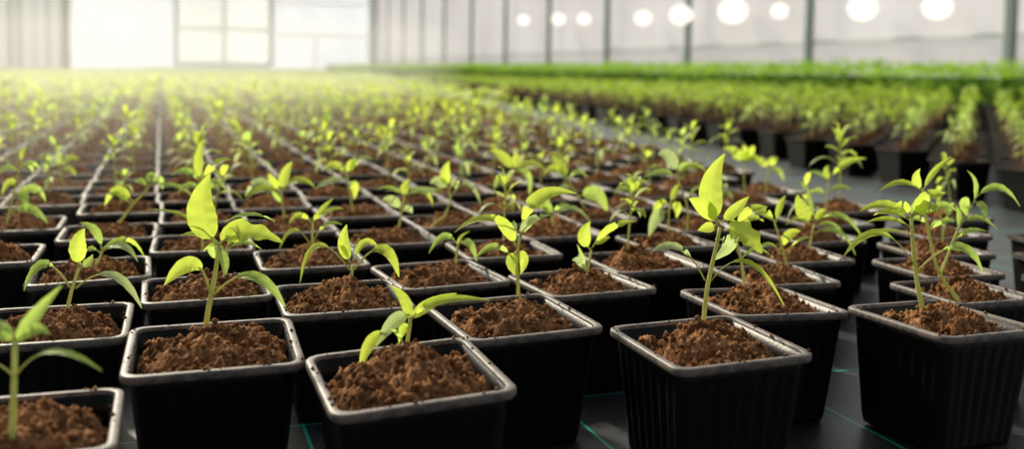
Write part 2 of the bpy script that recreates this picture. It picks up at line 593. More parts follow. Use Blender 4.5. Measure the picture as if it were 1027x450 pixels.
# ------------------------------------------------------------------ seedling prototypes
def seedling_mesh(seed, height=0.055, leaves=6, lod=0):
    rnd = random.Random(100 + seed)
    mb = MB()
    lean = Vector((rnd.uniform(-0.25, 0.25), rnd.uniform(-0.2, 0.2), 0))
    top = Vector((0, 0, height)) + lean * height
    mid = Vector((0, 0, height * 0.5)) + lean * height * 0.2
    pts = [bez(Vector((0, 0, -0.006)), mid, top, i / 7) for i in range(8)]
    mb.tube(pts, [0.0013 - 0.0005 * i / 7 for i in range(8)], 6, 1)
    az = rnd.uniform(0, 6.28)
    hc = rnd.uniform(0.35, 0.55)
    for k in range(2):
        a = bez(Vector((0, 0, 0)), mid, top, hc)
        th = az + k * math.pi + rnd.uniform(-0.3, 0.3)
        d = Vector((math.cos(th), math.sin(th), 0))
        ln = rnd.uniform(0.026, 0.036)
        add_leaf(mb, a, a + d * ln * 0.55 + Vector((0, 0, ln * rnd.uniform(0.4, 0.75))), a + d * ln + Vector((0, 0, -ln * rnd.uniform(0.0, 0.45))),
                 rnd.uniform(0.005, 0.0075), 'c', 0.1, nseg=9, mi=2, mi_stalk=1, cross=2)
    for k in range(leaves):
        t = 0.62 + 0.38 * k / max(1, leaves - 1)
        a = bez(Vector((0, 0, 0)), mid, top, t)
        th = az + 1.2 + k * 2.4
        d = Vector((math.cos(th), math.sin(th), 0))
        inner = k / max(1, leaves - 1)
        ln = rnd.uniform(0.020, 0.034) * (1 - 0.35 * inner)
        up = rnd.uniform(0.25, 0.5) + inner * 0.6
        tipz = rnd.uniform(-0.35, 0.15) + inner * 0.9
        add_leaf(mb, a, a + d * ln * (0.6 - 0.3 * inner) + Vector((0, 0, ln * up)), a + d * ln * (1 - 0.5 * inner) + Vector((0, 0, ln * tipz)),
                 rnd.uniform(0.007, 0.011), rnd.choice(['n', 'o', 'o', 's']), 0.15, nseg=9, mi=0, mi_stalk=1, cross=2)
    return mb.mesh('seedling', [M['leaf_young'] if seed % 3 else M['leaf_green'], M['stem'], M['leaf_pale']])


SEEDLINGS = [seedling_mesh(s, [0.046, 0.055, 0.062, 0.040, 0.05, 0.068, 0.058, 0.05, 0.044, 0.06][s], [5, 6, 7, 4, 6, 8, 6, 5, 4, 7][s]) for s in range(10)]

# ------------------------------------------------------------------ where the pots stand
TH0 = R(19.47)
A_, B_ = 0.08746, 0.08851
X0, Y0 = -0.05638, 0.5328
E1 = Vector((math.cos(TH0), math.sin(TH0), 0))
E2 = Vector((-math.sin(TH0), math.cos(TH0), 0))
KNOWN = {(-1,1):(-0.1752,0.5836,0.308,0.001,0.031),(0,0):(-0.0584,0.5319,0.349,-0.029,0.044),(1,1):(0.0011,0.6671,0.409,0.007,0.027),(2,0):(0.1258,0.6120,0.356,-0.005,0.024),(3,1):(0.1871,0.7263,0.296,0.024,-0.023),(4,0):(0.2965,0.6784,0.433,0.032,-0.008),(0,2):(-0.1193,0.7184,0.333,0.002,0.019),(-1,3):(-0.2298,0.7438,0.346,-0.009,-0.005),(2,2):(0.0597,0.7837,0.409,-0.003,-0.008),(1,3):(-0.0631,0.8009,0.45,0.010,0.015),(5,1):(0.3417,0.7674,0.329,0.003,-0.006),(6,2):(0.3757,0.8594,0.331,0.015,0.006),(7,3):(0.4139,0.9587,0.248,0.000,0.000),(8,4):(0.4613,1.0630,0.308,-0.003,-0.002),(4,2):(0.2236,0.8087,0.255,0.002,-0.007),(5,3):(0.2648,0.9165,0.324,0.009,0.004),(-2,2):(-0.2912,0.6331,0.318,0.007,0.020),(-2,0):(-0.2286,0.4506,0.335,0.004,-0.008),(-2,4):(-0.3383,0.7957,0.360,-0.023,0.013),(-2,6):(-0.4019,0.9854,0.314,-0.005,0.010),(-2,8):(-0.4524,1.1551,0.327,0.008,0.000),(-1,5):(-0.2891,0.9337,0.299,0.010,-0.000),(-1,7):(-0.3433,1.1025,0.320,0.006,-0.001),(-3,7):(-0.5162,1.0245,0.336,0.004,0.007),(-3,5):(-0.4621,0.8585,0.329,0.000,0.003),(-3,3):(-0.3991,0.6824,0.340,0.003,-0.005)}


def lattice(i, j):
    return Vector((X0, Y0, 0)) + E1 * (i * A_) + E2 * (j * B_)


OFFS = {k: Vector((v[0], v[1], 0)) - lattice(*k) for k, v in KNOWN.items()}


def pot_place(i, j):
    """x, y, rotation, tilt about y, tilt about x"""
    if (i, j) in KNOWN:
        return KNOWN[(i, j)]
    p = lattice(i, j)
    ws, o = 0.12, Vector((0, 0, 0))
    for k, v in OFFS.items():
        d2 = (k[0] - i) ** 2 + (k[1] - j) ** 2
        w = 1 / (d2 + 0.6) ** 1.5
        ws += w
        o += v * w
    rnd = random.Random(i * 1000 + j)
    p = p + o / ws + Vector((rnd.uniform(-0.0008, 0.0008), rnd.uniform(-0.0008, 0.0008), 0))
    return (p.x, p.y, TH0 + rnd.uniform(-0.03, 0.03), 0.0, 0.0)


AL = R(9.9)   # the walkway runs this much left of straight ahead
WY = R(17.5)  # the walls
DW = Vector((-math.sin(WY), math.cos(WY), 0))
NW = Vector((math.cos(WY), math.sin(WY), 0))


def aisle_s(p):
    return p[0] * math.cos(AL) + p[1] * math.sin(AL)


cells = []
for i in range(-200, 200):
    for j in range(0, 120):
        if (i + j) % 2:
            continue
        p = lattice(i, j)
        if p.y > 8.0 or p.y < 0.35 or abs(p.x) > p.y * 0.62 + 0.3:
            continue
        q = pot_place(i, j)
        s = aisle_s(q)
        if (s > (0.77 if j <= 5 else 0.67)) and s < 1.22:
            continue
        if Vector((q[0], q[1], 0)).dot(NW) < -4.0:
            continue
        bed = 'near' if s <= 0.8 else 'far'
        cells.append((i, j, q, bed))


BIG = {(-1, 1): 1.08, (0, 0): 1.06, (1, 1): 1.05, (2, 0): 1.03}


def pot_scale(c):
    if (c[0], c[1]) in BIG:
        return BIG[(c[0], c[1])]
    return 0.88 if (c[0] >= 4 and c[2][1] < 1.25 and (c[0], c[1]) != (4, 0)) else 1.0


def relax():
    idx = {(c[0], c[1]): n for n, c in enumerate(cells)}
    pos = [[c[2][0], c[2][1]] for c in cells]
    pairs = []
    for (i, j), n in idx.items():
        for di, dj in ((1, 1), (1, -1), (2, 0), (0, 2)):
            mm = idx.get((i + di, j + dj))
            if mm is not None:
                pairs.append((n, mm, 0.5 * (cells[n][2][2] + cells[mm][2][2])))
    r = 0.0088
    mob = [0.08 if (c[0], c[1]) in BIG else (0.4 if (c[0], c[1]) in KNOWN else 1.0) for c in cells]
    for it in range(60):
        worst = 0
        for a, b, th in pairs:
            dx, dy = pos[b][0] - pos[a][0], pos[b][1] - pos[a][1]
            ca, sa = math.cos(th), math.sin(th)
            hc = (PS / 2 + 0.0002) * 0.5 * (pot_scale(cells[a]) + pot_scale(cells[b])) - r
            lx, ly = ca * dx + sa * dy, -sa * dx + ca * dy
            ex, ey = max(0, abs(lx) - 2 * hc), max(0, abs(ly) - 2 * hc)
            if ex > 0 and ey > 0:
                d = math.hypot(ex, ey)
                pen = 2 * r - d
                gx, gy = ex / d, ey / d
            else:
                d = max(ex, ey)
                pen = 2 * r - d
                gx, gy = (1, 0) if ex > ey else (0, 1)
            if pen > 0:
                worst = max(worst, pen)
                gx, gy = math.copysign(gx, lx), math.copysign(gy, ly)
                wx, wy = (ca * gx - sa * gy) * pen * .5, (sa * gx + ca * gy) * pen * .5
                wa, wb = 2 * mob[a] / (mob[a] + mob[b]), 2 * mob[b] / (mob[a] + mob[b])
                pos[a][0] -= wx * wa; pos[a][1] -= wy * wa; pos[b][0] += wx * wb; pos[b][1] += wy * wb
        if worst < 1e-4:
            break
    print('moved', [((c[0], c[1]), round(math.hypot(p[0] - c[2][0], p[1] - c[2][1]), 4)) for p, c in zip(pos, cells) if (c[0], c[1]) in KNOWN])
    print('relax', it, worst, max(math.hypot(p[0] - c[2][0], p[1] - c[2][1]) for p, c in zip(pos, cells)))
    return [(c[0], c[1], (p[0], p[1], c[2][2], c[2][3], c[2][4]), c[3]) for p, c in zip(pos, cells)]


cells = relax()


def in_view(q, mrg):
    a = project((q[0], q[1], RIM_Z))
    return a is not None and -mrg < a[0] < 1027 + mrg and a[1] < 470 + mrg


cells.sort(key=lambda c: (not in_view(c[2], 45), c[2][0] ** 2 + c[2][1] ** 2))
inv = [c for c in cells if in_view(c[2], 45)]
IND = inv[:300]
REST = inv[300:] + [c for c in cells if not in_view(c[2], 45) and c[2][1] > 0.8]

# ------------------------------------------------------------------ front seedlings, traced one by one
# base, stem points, leaves: (kind, start, bend, tip, width, facing, depth of the tip, tint)
Y_, G_, P_ = 0, 1, 2
SP = []


def S(base, stem, *leaves, rad=0.00145):
    SP.append((base, stem, leaves, rad))


S((12, 452), [(14, 400), (15, 345)], ('o', (15, 348), (28, 322), (62, 286), 17, .8, .01, G_), ('o', (15, 345), (32, 320), (50, 335), 14, .8, -.01, G_),
  ('o', (14, 345), (2, 322), (-10, 345), 16, .8, .0, G_), ('n', (14, 338), (4, 322), (-14, 322), 9, .5, .01, P_), ('c', (15, 378), (45, 330), (102, 372), 9, .3, .0, G_), ('c', (14, 378), (-10, 350), (-40, 372), 9, .3, .0, G_), rad=.0018)
S((65, 318), [(70, 297), (76, 278), (81, 264)], ('o', (80, 268), (72, 245), (85, 229), 19, 1, .0, Y_), ('o', (82, 268), (90, 264), (93, 255), 9, .9, .01, G_),
  ('c', (70, 288), (42, 240), (24, 292), 13, .5, -.005, G_), ('c', (76, 289), (115, 252), (142, 309), 10, .45, -.005, P_))
S((95, 276), [(99, 262), (103, 250)], ('n', (102, 251), (100, 226), (80, 223), 9, .6, .0, G_), ('n', (103, 250), (130, 228), (145, 258), 9, .5, .01, Y_), ('n', (103, 251), (125, 236), (138, 262), 8, .5, -.01, P_),
  ('n', (102, 253), (116, 240), (131, 254), 7, .5, .02, P_), ('c', (101, 254), (93, 246), (86, 252), 7, .5, .0, G_), ('n', (103, 249), (118, 236), (136, 244), 7, .5, .02, G_))
S((118, 234), [(124, 218), (133, 205), (144, 194), (152, 185)], ('n', (151, 186), (162, 172), (163, 190), 9, .7, 0, G_), ('n', (150, 186), (149, 172), (157, 176), 9, .7, .01, G_),
  ('o', (134, 203), (115, 178), (105, 206), 11, .7, 0, Y_), ('n', (131, 205), (118, 188), (110, 194), 8, .6, .01, G_), ('n', (152, 185), (180, 182), (193, 197), 6, .5, 0, G_), ('n', (149, 188), (140, 178), (136, 182), 7, .6, .01, G_))
S((7, 227), [(11, 205), (17, 180), (22, 160)], ('n', (11, 213), (30, 200), (48, 224), 10, .6, -.01, G_), ('o', (16, 195), (38, 180), (46, 203), 10, .7, 0, G_), ('o', (16, 196), (27, 190), (26, 212), 11, .8, -.01, G_),
  ('o', (18, 184), (7, 178), (2, 196), 9, .7, 0, Y_), ('n', (20, 170), (29, 158), (33, 174), 8, .5, .01, G_), ('n', (19, 172), (5, 162), (-4, 178), 8, .5, 0, G_), ('n', (22, 163), (20, 150), (28, 148), 6, .7, .01, Y_), ('n', (21, 166), (34, 160), (40, 170), 7, .5, .01, G_))
S((205, 339), [(208, 315), (212, 295), (217, 270), (219, 245)], ('o', (219, 245), (190, 215), (211, 174), 29, 1, .0, Y_), ('s', (222, 244), (246, 220), (283, 243), 19, .85, -.01, Y_),
  ('o', (220, 246), (232, 226), (247, 219), 13, .9, .01, Y_), ('o', (219, 248), (230, 262), (224, 278), 9, .9, -.005, G_), ('n', (215, 243), (200, 230), (181, 236), 7, .6, .005, Y_),
  ('n', (214, 241), (190, 208), (148, 210), 4.5, .5, .015, Y_), ('n', (225, 223), (250, 207), (276, 222), 6, .4, .02, G_), ('c', (211, 294), (200, 240), (165, 286), 17, .85, -.005, Y_), ('c', (213, 297), (253, 250), (286, 308), 12, .5, -.005, G_), ('n', (218, 262), (206, 250), (216, 240), 7, .8, 0, G_), rad=.0018)
S((225, 275), [(227, 262), (228, 248)], ('n', (228, 250), (245, 236), (262, 250), 6, .5, .01, G_), ('n', (227, 252), (215, 240), (204, 252), 6, .5, .01, G_), ('n', (228, 248), (232, 238), (238, 240), 6, .5, .01, Y_))
S((406, 364), [(408, 345), (411, 328), (412, 318)], ('o', (410, 324), (412, 298), (391, 286), 11, .95, 0, Y_), ('n', (411, 322), (430, 292), (491, 301), 10, .6, -.005, Y_), ('o', (411, 322), (425, 303), (458, 294), 12, .8, .01, Y_),
  ('o', (411, 316), (396, 314), (377, 348), 15, .8, -.01, P_), ('n', (404, 344), (400, 332), (392, 330), 5, .7, -.01, G_), ('c', (398, 332), (372, 325), (361, 370), 12, .8, -.015, Y_), ('n', (411, 328), (404, 322), (400, 345), 9, .9, -.005, Y_), rad=.0014)
S((353, 296), [(353, 280), (353, 266)], ('o', (352, 264), (340, 244), (348, 225), 13, 1, 0, Y_), ('o', (354, 262), (365, 230), (380, 249), 8, .7, 0, Y_), ('n', (351, 262), (344, 248), (339, 241), 6, .6, 0, Y_),
  ('c', (351, 271), (312, 215), (301, 284), 9, .5, -.005, Y_), ('c', (355, 270), (388, 225), (400, 278), 12, .6, -.005, Y_))
S((313, 253), [(313, 237), (314, 222)], ('n', (314, 224), (322, 210), (334, 199), 7, .7, 0, Y_), ('n', (315, 222), (332, 206), (345, 210), 6, .5, 0, Y_), ('n', (312, 223), (300, 209), (290, 224), 8, .6, -.005, Y_), ('n', (312, 221), (303, 214), (292, 214), 6, .5, .01, Y_),
  ('c', (312, 246), (293, 213), (280, 251), 6, .5, -.005, Y_), ('c', (314, 245), (322, 218), (343, 225), 6, .5, 0, G_), ('n', (314, 222), (318, 214), (324, 216), 6, .6, -.01, Y_))
S((519, 308), [(520, 290), (519, 275), (518, 260), (520, 245), (523, 230)], ('n', (521, 234), (532, 182), (578, 194), 15, .75, 0, Y_), ('o', (522, 238), (528, 216), (552, 216), 10, .7, -.01, P_), ('o', (518, 247), (508, 222), (492, 215), 13, .95, -.01, Y_),
  ('n', (517, 230), (485, 206), (456, 233), 9, .5, 0, Y_), ('n', (514, 258), (496, 236), (476, 260), 9, .55, -.01, G_), ('o', (518, 252), (508, 262), (517, 276), 11, .9, -.01, Y_), ('o', (519, 250), (530, 258), (522, 275), 10, .9, -.005, Y_), ('n', (519, 234), (513, 225), (516, 221), 6, .7, .01, G_), rad=.0014)
S((457, 264), [(458, 250), (462, 240)], ('n', (458, 244), (446, 226), (430, 254), 9, .6, 0, G_), ('n', (459, 246), (472, 234), (478, 262), 9, .6, -.005, G_), ('n', (458, 248), (460, 236), (471, 232), 4, .6, 0, Y_))
S((588, 283), [(590, 268), (593, 250)], ('o', (592, 250), (580, 236), (592, 222), 14, 1, 0, Y_), ('n', (594, 248), (610, 222), (638, 222), 9, .65, -.005, Y_), ('n', (595, 246), (603, 240), (612, 238), 8, .6, .005, Y_), ('n', (587, 272), (584, 256), (579, 245), 4, .7, 0, G_), ('o', (587, 270), (582, 258), (574, 261), 9, .9, -.005, P_), ('n', (588, 274), (584, 262), (586, 256), 5, .8, -.01, P_))
S((705, 318), [(708, 295), (713, 270), (719, 245), (722, 228)], ('o', (722, 226), (700, 190), (727, 154), 24, 1, 0, Y_), ('o', (721, 224), (708, 205), (691, 199), 17, .95, -.01, Y_), ('o', (723, 223), (738, 210), (751, 197), 12, .95, .01, Y_), ('o', (718, 226), (709, 228), (700, 231), 11, .9, -.01, Y_),
  ('s', (727, 231), (748, 226), (764, 254), 24, .95, -.012, Y_), ('o', (718, 240), (748, 240), (713, 262), 16, .9, .01, P_), ('c', (707, 281), (684, 232), (654, 252), 10, .5, -.005, P_), ('c', (712, 283), (748, 230), (786, 306), 7, .5, -.01, Y_), rad=.0018)
S((748, 286), [(745, 265), (739, 245), (736, 228)], ('n', (737, 232), (748, 204), (770, 208), 11, .65, 0, Y_), ('n', (738, 234), (752, 210), (766, 222), 8, .6, .01, Y_), ('n', (742, 262), (757, 240), (775, 258), 5, .5, 0, G_))
S((790, 272), [(787, 255), (781, 236), (776, 220)], ('c', (787, 259), (775, 235), (757, 252), 5, .5, 0, G_), ('c', (788, 258), (795, 238), (814, 238), 4, .5, 0, G_), ('o', (783, 250), (790, 230), (803, 232), 11, .8, -.005, Y_), ('n', (777, 224), (768, 203), (755, 217), 8, .5, 0, Y_), ('n', (778, 224), (781, 205), (788, 196), 8, .7, .01, Y_), ('n', (776, 222), (762, 212), (748, 208), 6, .5, .01, G_))
S((812, 251), [(813, 238), (817, 224)], ('o', (816, 222), (800, 212), (800, 195), 17, .95, 0, Y_), ('n', (818, 223), (845, 200), (868, 244), 8, .5, -.01, G_), ('n', (817, 228), (835, 216), (848, 238), 6, .5, 0, G_), ('n', (816, 234), (845, 220), (858, 256), 7, .5, -.01, G_), ('n', (815, 226), (800, 212), (788, 226), 5, .5, .005, Y_), ('n', (817, 222), (812, 200), (809, 186), 6, .7, .01, G_), ('o', (817, 222), (822, 212), (828, 210), 8, .8, .01, Y_))
S((826, 216), [(829, 198), (832, 178)], ('n', (832, 180), (845, 158), (869, 159), 8, .7, 0, Y_), ('n', (831, 182), (820, 170), (809, 174), 6, .5, 0, G_), ('o', (831, 182), (826, 172), (831, 166), 8, .8, 0, Y_), ('n', (830, 192), (842, 184), (855, 190), 6, .5, 0, G_), ('n', (829, 195), (820, 188), (814, 194), 7, .6, 0, G_))
S((926, 324), [(921, 292), (917, 262), (915, 235), (914, 216)], ('c', (918, 268), (884, 205), (846, 257), 9, .5, -.005, Y_), ('c', (920, 272), (966, 222), (986, 274), 12, .55, -.01, G_), ('o', (914, 217), (928, 190), (948, 194), 14, .7, 0, Y_), ('s', (915, 217), (935, 200), (938, 214), 14, .9, -.01, Y_),
  ('o', (913, 218), (890, 196), (862, 212), 12, .55, 0, Y_), ('n', (914, 222), (892, 206), (876, 216), 8, .5, .01, Y_), ('n', (914, 228), (895, 214), (868, 223), 7, .5, -.01, Y_), ('n', (915, 236), (885, 226), (860, 236), 5, .4, 0, Y_), ('o', (914, 216), (905, 200), (897, 210), 11, .8, -.01, Y_), ('o', (914, 216), (918, 206), (926, 200), 10, .8, .01, G_), rad=.0018)
S((946, 302), [(941, 275), (934, 245), (928, 215), (926, 190)], ('n', (926, 192), (932, 172), (954, 157), 7, .7, 0, Y_), ('o', (926, 190), (914, 180), (923, 169), 11, .9, 0, Y_), ('n', (925, 192), (905, 174), (881, 192), 8, .5, 0, Y_), ('o', (929, 215), (945, 198), (960, 212), 9, .7, 0, G_), ('n', (932, 232), (945, 218), (958, 222), 7, .6, 0, G_), ('n', (930, 225), (920, 214), (912, 222), 7, .6, 0, G_), rad=.0018)
S((944, 279), [(950, 258), (957, 238), (966, 220), (975, 205)], ('o', (975, 206), (962, 200), (970, 216), 15, .95, 0, G_), ('n', (976, 204), (984, 182), (970, 171), 6, .7, 0, G_), ('n', (977, 200), (1002, 172), (1023, 207), 9, .6, 0, G_), ('o', (978, 202), (990, 206), (986, 222), 10, .9, -.01, G_), ('n', (964, 224), (982, 210), (1000, 230), 7, .5, 0, G_), ('n', (960, 230), (965, 215), (958, 206), 7, .7, .01, G_), ('n', (955, 244), (968, 226), (990, 232), 7, .5, 0, G_))
S((399, 231), [(402, 213), (406, 197)], ('o', (402, 211), (394, 196), (383, 201), 11, .8, 0, P_), ('n', (407, 197), (422, 184), (441, 196), 7, .5, 0, P_), ('o', (406, 197), (404, 186), (411, 180), 9, .8, 0, Y_), ('o', (404, 212), (411, 206), (413, 214), 8, .8, 0, P_), ('n', (407, 196), (430, 184), (434, 207), 8, .5, 0, Y_), ('n', (406, 197), (392, 184), (378, 190), 6, .5, 0, G_))
S((454, 232), [(453, 210), (450, 187)], ('o', (450, 188), (442, 174), (451, 161), 11, 1, 0, Y_), ('c', (452, 198), (470, 168), (482, 205), 7, .5, 0, P_), ('o', (449, 190), (440, 177), (431, 184), 12, .8, -.005, P_), ('n', (450, 193), (425, 186), (386, 192), 5, .5, .01, G_), ('o', (451, 189), (460, 176), (457, 190), 8, .8, 0, P_))
S((510, 208), [(512, 190), (515, 170)], ('o', (515, 171), (506, 154), (491, 150), 11, .8, 0, Y_), ('o', (515, 170), (520, 160), (516, 151), 9, .9, 0, Y_), ('n', (516, 173), (530, 156), (546, 169), 8, .5, 0, Y_), ('n', (515, 174), (534, 164), (531, 196), 8, .6, 0, G_), ('n', (513, 182), (499, 174), (496, 190), 9, .7, 0, G_))
S((554, 233), [(554, 216)], ('n', (554, 217), (540, 196), (529, 214), 7, .5, 0, G_), ('n', (554, 219), (572, 196), (592, 222), 6, .5, 0, P_), ('o', (554, 216), (546, 206), (551, 198), 9, .8, 0, G_), ('n', (554, 214), (562, 203), (573, 207), 7, .5, 0, G_), ('n', (554, 214), (544, 208), (538, 206), 6, .5, 0, Y_))
S((589, 218), [(584, 205), (577, 192), (570, 180)], ('o', (580, 198), (602, 184), (609, 214), 16, .85, -.01, G_), ('n', (570, 181), (558, 160), (544, 176), 10, .6, 0, Y_), ('n', (570, 180), (578, 166), (590, 178), 7, .5, 0, G_), ('o', (569, 179), (562, 165), (553, 156), 13, .8, .01, Y_), ('c', (578, 194), (568, 180), (556, 196), 7, .5, 0, P_))
S((632, 210), [(633, 200), (634, 190)], ('n', (634, 190), (640, 180), (650, 182), 7, .6, 0, Y_), ('n', (633, 192), (622, 184), (617, 195), 7, .5, 0, G_), ('o', (634, 190), (630, 182), (633, 176), 8, .8, 0, Y_), ('n', (634, 192), (644, 188), (652, 192), 6, .5, 0, Y_))
S((671, 233), [(670, 215), (674, 198)], ('o', (669, 212), (656, 212), (651, 239), 14, .95, -.005, P_), ('n', (672, 205), (660, 198), (655, 216), 9, .8, 0, Y_), ('o', (672, 209), (684, 202), (678, 219), 11, .9, 0, Y_), ('n', (673, 204), (676, 192), (681, 184), 8, .7, 0, Y_))
S((694, 235), [(691, 212), (684, 190), (678, 174)], ('o', (680, 174), (672, 150), (660, 155), 15, .8, 0, P_), ('n', (679, 176), (696, 158), (708, 172), 8, .5, 0, Y_), ('n', (689, 202), (694, 186), (709, 186), 4, .5, 0, G_), ('n', (679, 177), (664, 168), (645, 178), 9, .5, 0, G_), ('o', (680, 173), (686, 164), (692, 166), 9, .8, .01, G_))
S((748, 197), [(746, 178), (745, 162)], ('o', (745, 164), (738, 148), (725, 149), 11, .7, 0, Y_), ('o', (745, 162), (750, 152), (745, 145), 8, .8, 0, Y_), ('n', (745, 164), (757, 152), (764, 166), 9, .6, 0, Y_), ('o', (745, 163), (755, 150), (756, 146), 9, .8, 0, Y_))
S((768, 193), [(769, 180), (771, 168)], ('o', (771, 169), (762, 158), (756, 162), 9, .7, 0, Y_), ('o', (771, 168), (776, 158), (780, 160), 9, .8, 0, Y_), ('n', (771, 172), (782, 166), (786, 182), 8, .6, 0, G_))
S((286, 228), [(284, 210), (282, 192)], ('n', (280, 193), (256, 170), (246, 197), 9, .7, 0, P_), ('o', (282, 192), (285, 172), (293, 162), 11, .9, 0, Y_), ('n', (284, 190), (300, 172), (316, 188), 9, .5, 0, Y_), ('n', (281, 193), (262, 182), (247, 200), 10, .5, -.005, Y_), ('o', (281, 190), (272, 182), (270, 174), 9, .8, 0, Y_), ('n', (283, 205), (276, 196), (272, 190), 6, .7, 0, G_))
S((354, 217), [(351, 195), (347, 172)], ('n', (347, 175), (335, 158), (324, 172), 10, .6, 0, Y_), ('n', (348, 176), (360, 152), (374, 160), 9, .5, 0, P_), ('o', (350, 185), (358, 182), (355, 200), 10, .9, 0, Y_), ('n', (349, 180), (330, 178), (316, 190), 8, .5, 0, P_), ('o', (348, 174), (352, 162), (358, 160), 9, .8, 0, Y_))
S((203, 262), [(203, 235), (202, 210), (201, 180)], ('n', (201, 184), (188, 164), (172, 176), 10, .5, 0, G_), ('n', (202, 182), (215, 158), (232, 160), 10, .5, 0, Y_), ('o', (201, 182), (196, 160), (204, 140), 10, .9, .01, Y_), ('n', (202, 190), (188, 180), (178, 194), 9, .5, 0, G_), ('n', (202, 188), (218, 176), (226, 190), 8, .5, 0, G_), ('n', (201, 184), (208, 172), (214, 172), 8, .6, .01, G_))
S((60, 190), [(60, 175), (60, 165)], ('n', (60, 168), (48, 160), (36, 172), 9, .5, 0, P_), ('n', (60, 167), (70, 155), (80, 160), 8, .6, 0, Y_), ('n', (60, 170), (70, 166), (76, 176), 8, .5, 0, Y_), ('o', (60, 166), (58, 158), (63, 152), 8, .8, 0, G_))

used = {}
placed = []


def pot_matrix(q):
    Rm = Matrix.Rotation(q[3], 4, 'Y') @ Matrix.Rotation(q[4], 4, 'X') @ Matrix.Rotation(q[2], 4, 'Z')
    c = Vector((q[0], q[1], RIM_Z))
    t = c - (Rm.to_3x3() @ Vector((0, 0, RIM_Z)))
    # settle the lowest point of the base on the mat
    low = min((Rm.to_3x3() @ Vector((a * 0.0345, b * 0.0345, 0))).z for a in (-1, 1) for b in (-1, 1))
    t.z = -low + 0.0002
    Mx = Rm.copy()
    Mx.translation = t
    return Mx


spec_for = {}
FIXED = {(705, 318): (2, 0), (748, 286): (3, 1), (790, 272): (4, 2), (812, 251): (5, 3), (926, 324): (4, 0), (946, 302): (5, 1), (944, 279): (6, 2), (225, 275): (-1, 3), (203, 262): (-1, 5), (457, 264): (1, 3)}
for sp in SP:
    b = on_plane(sp[0][0], sp[0][1], RIM_Z - 0.002)
    best, bd = None, 9
    for c in IND[:200]:
        d = math.hypot(c[2][0] - b.x * (1 - .025 / b.y), c[2][1] - b.y + .025)
        if sp[0] in FIXED:
            d = 0 if (c[0], c[1]) == FIXED[sp[0]] else 1
        if d < bd and (c[0], c[1]) not in spec_for:
            best, bd = c, d
    if bd > 0.05:
        print('SPEC far from pot', sp[0], round(bd, 3), best[:2])
    spec_for[(best[0], best[1])] = (sp, bd, b, best)

MATS3 = [M['leaf_young'], M['leaf_green'], M['leaf_pale']]


def tag(o, label, cat, group=None, kind=None):
    o['label'] = label
    o['category'] = cat
    if group:
        o['group'] = group
    if kind:
        o['kind'] = kind


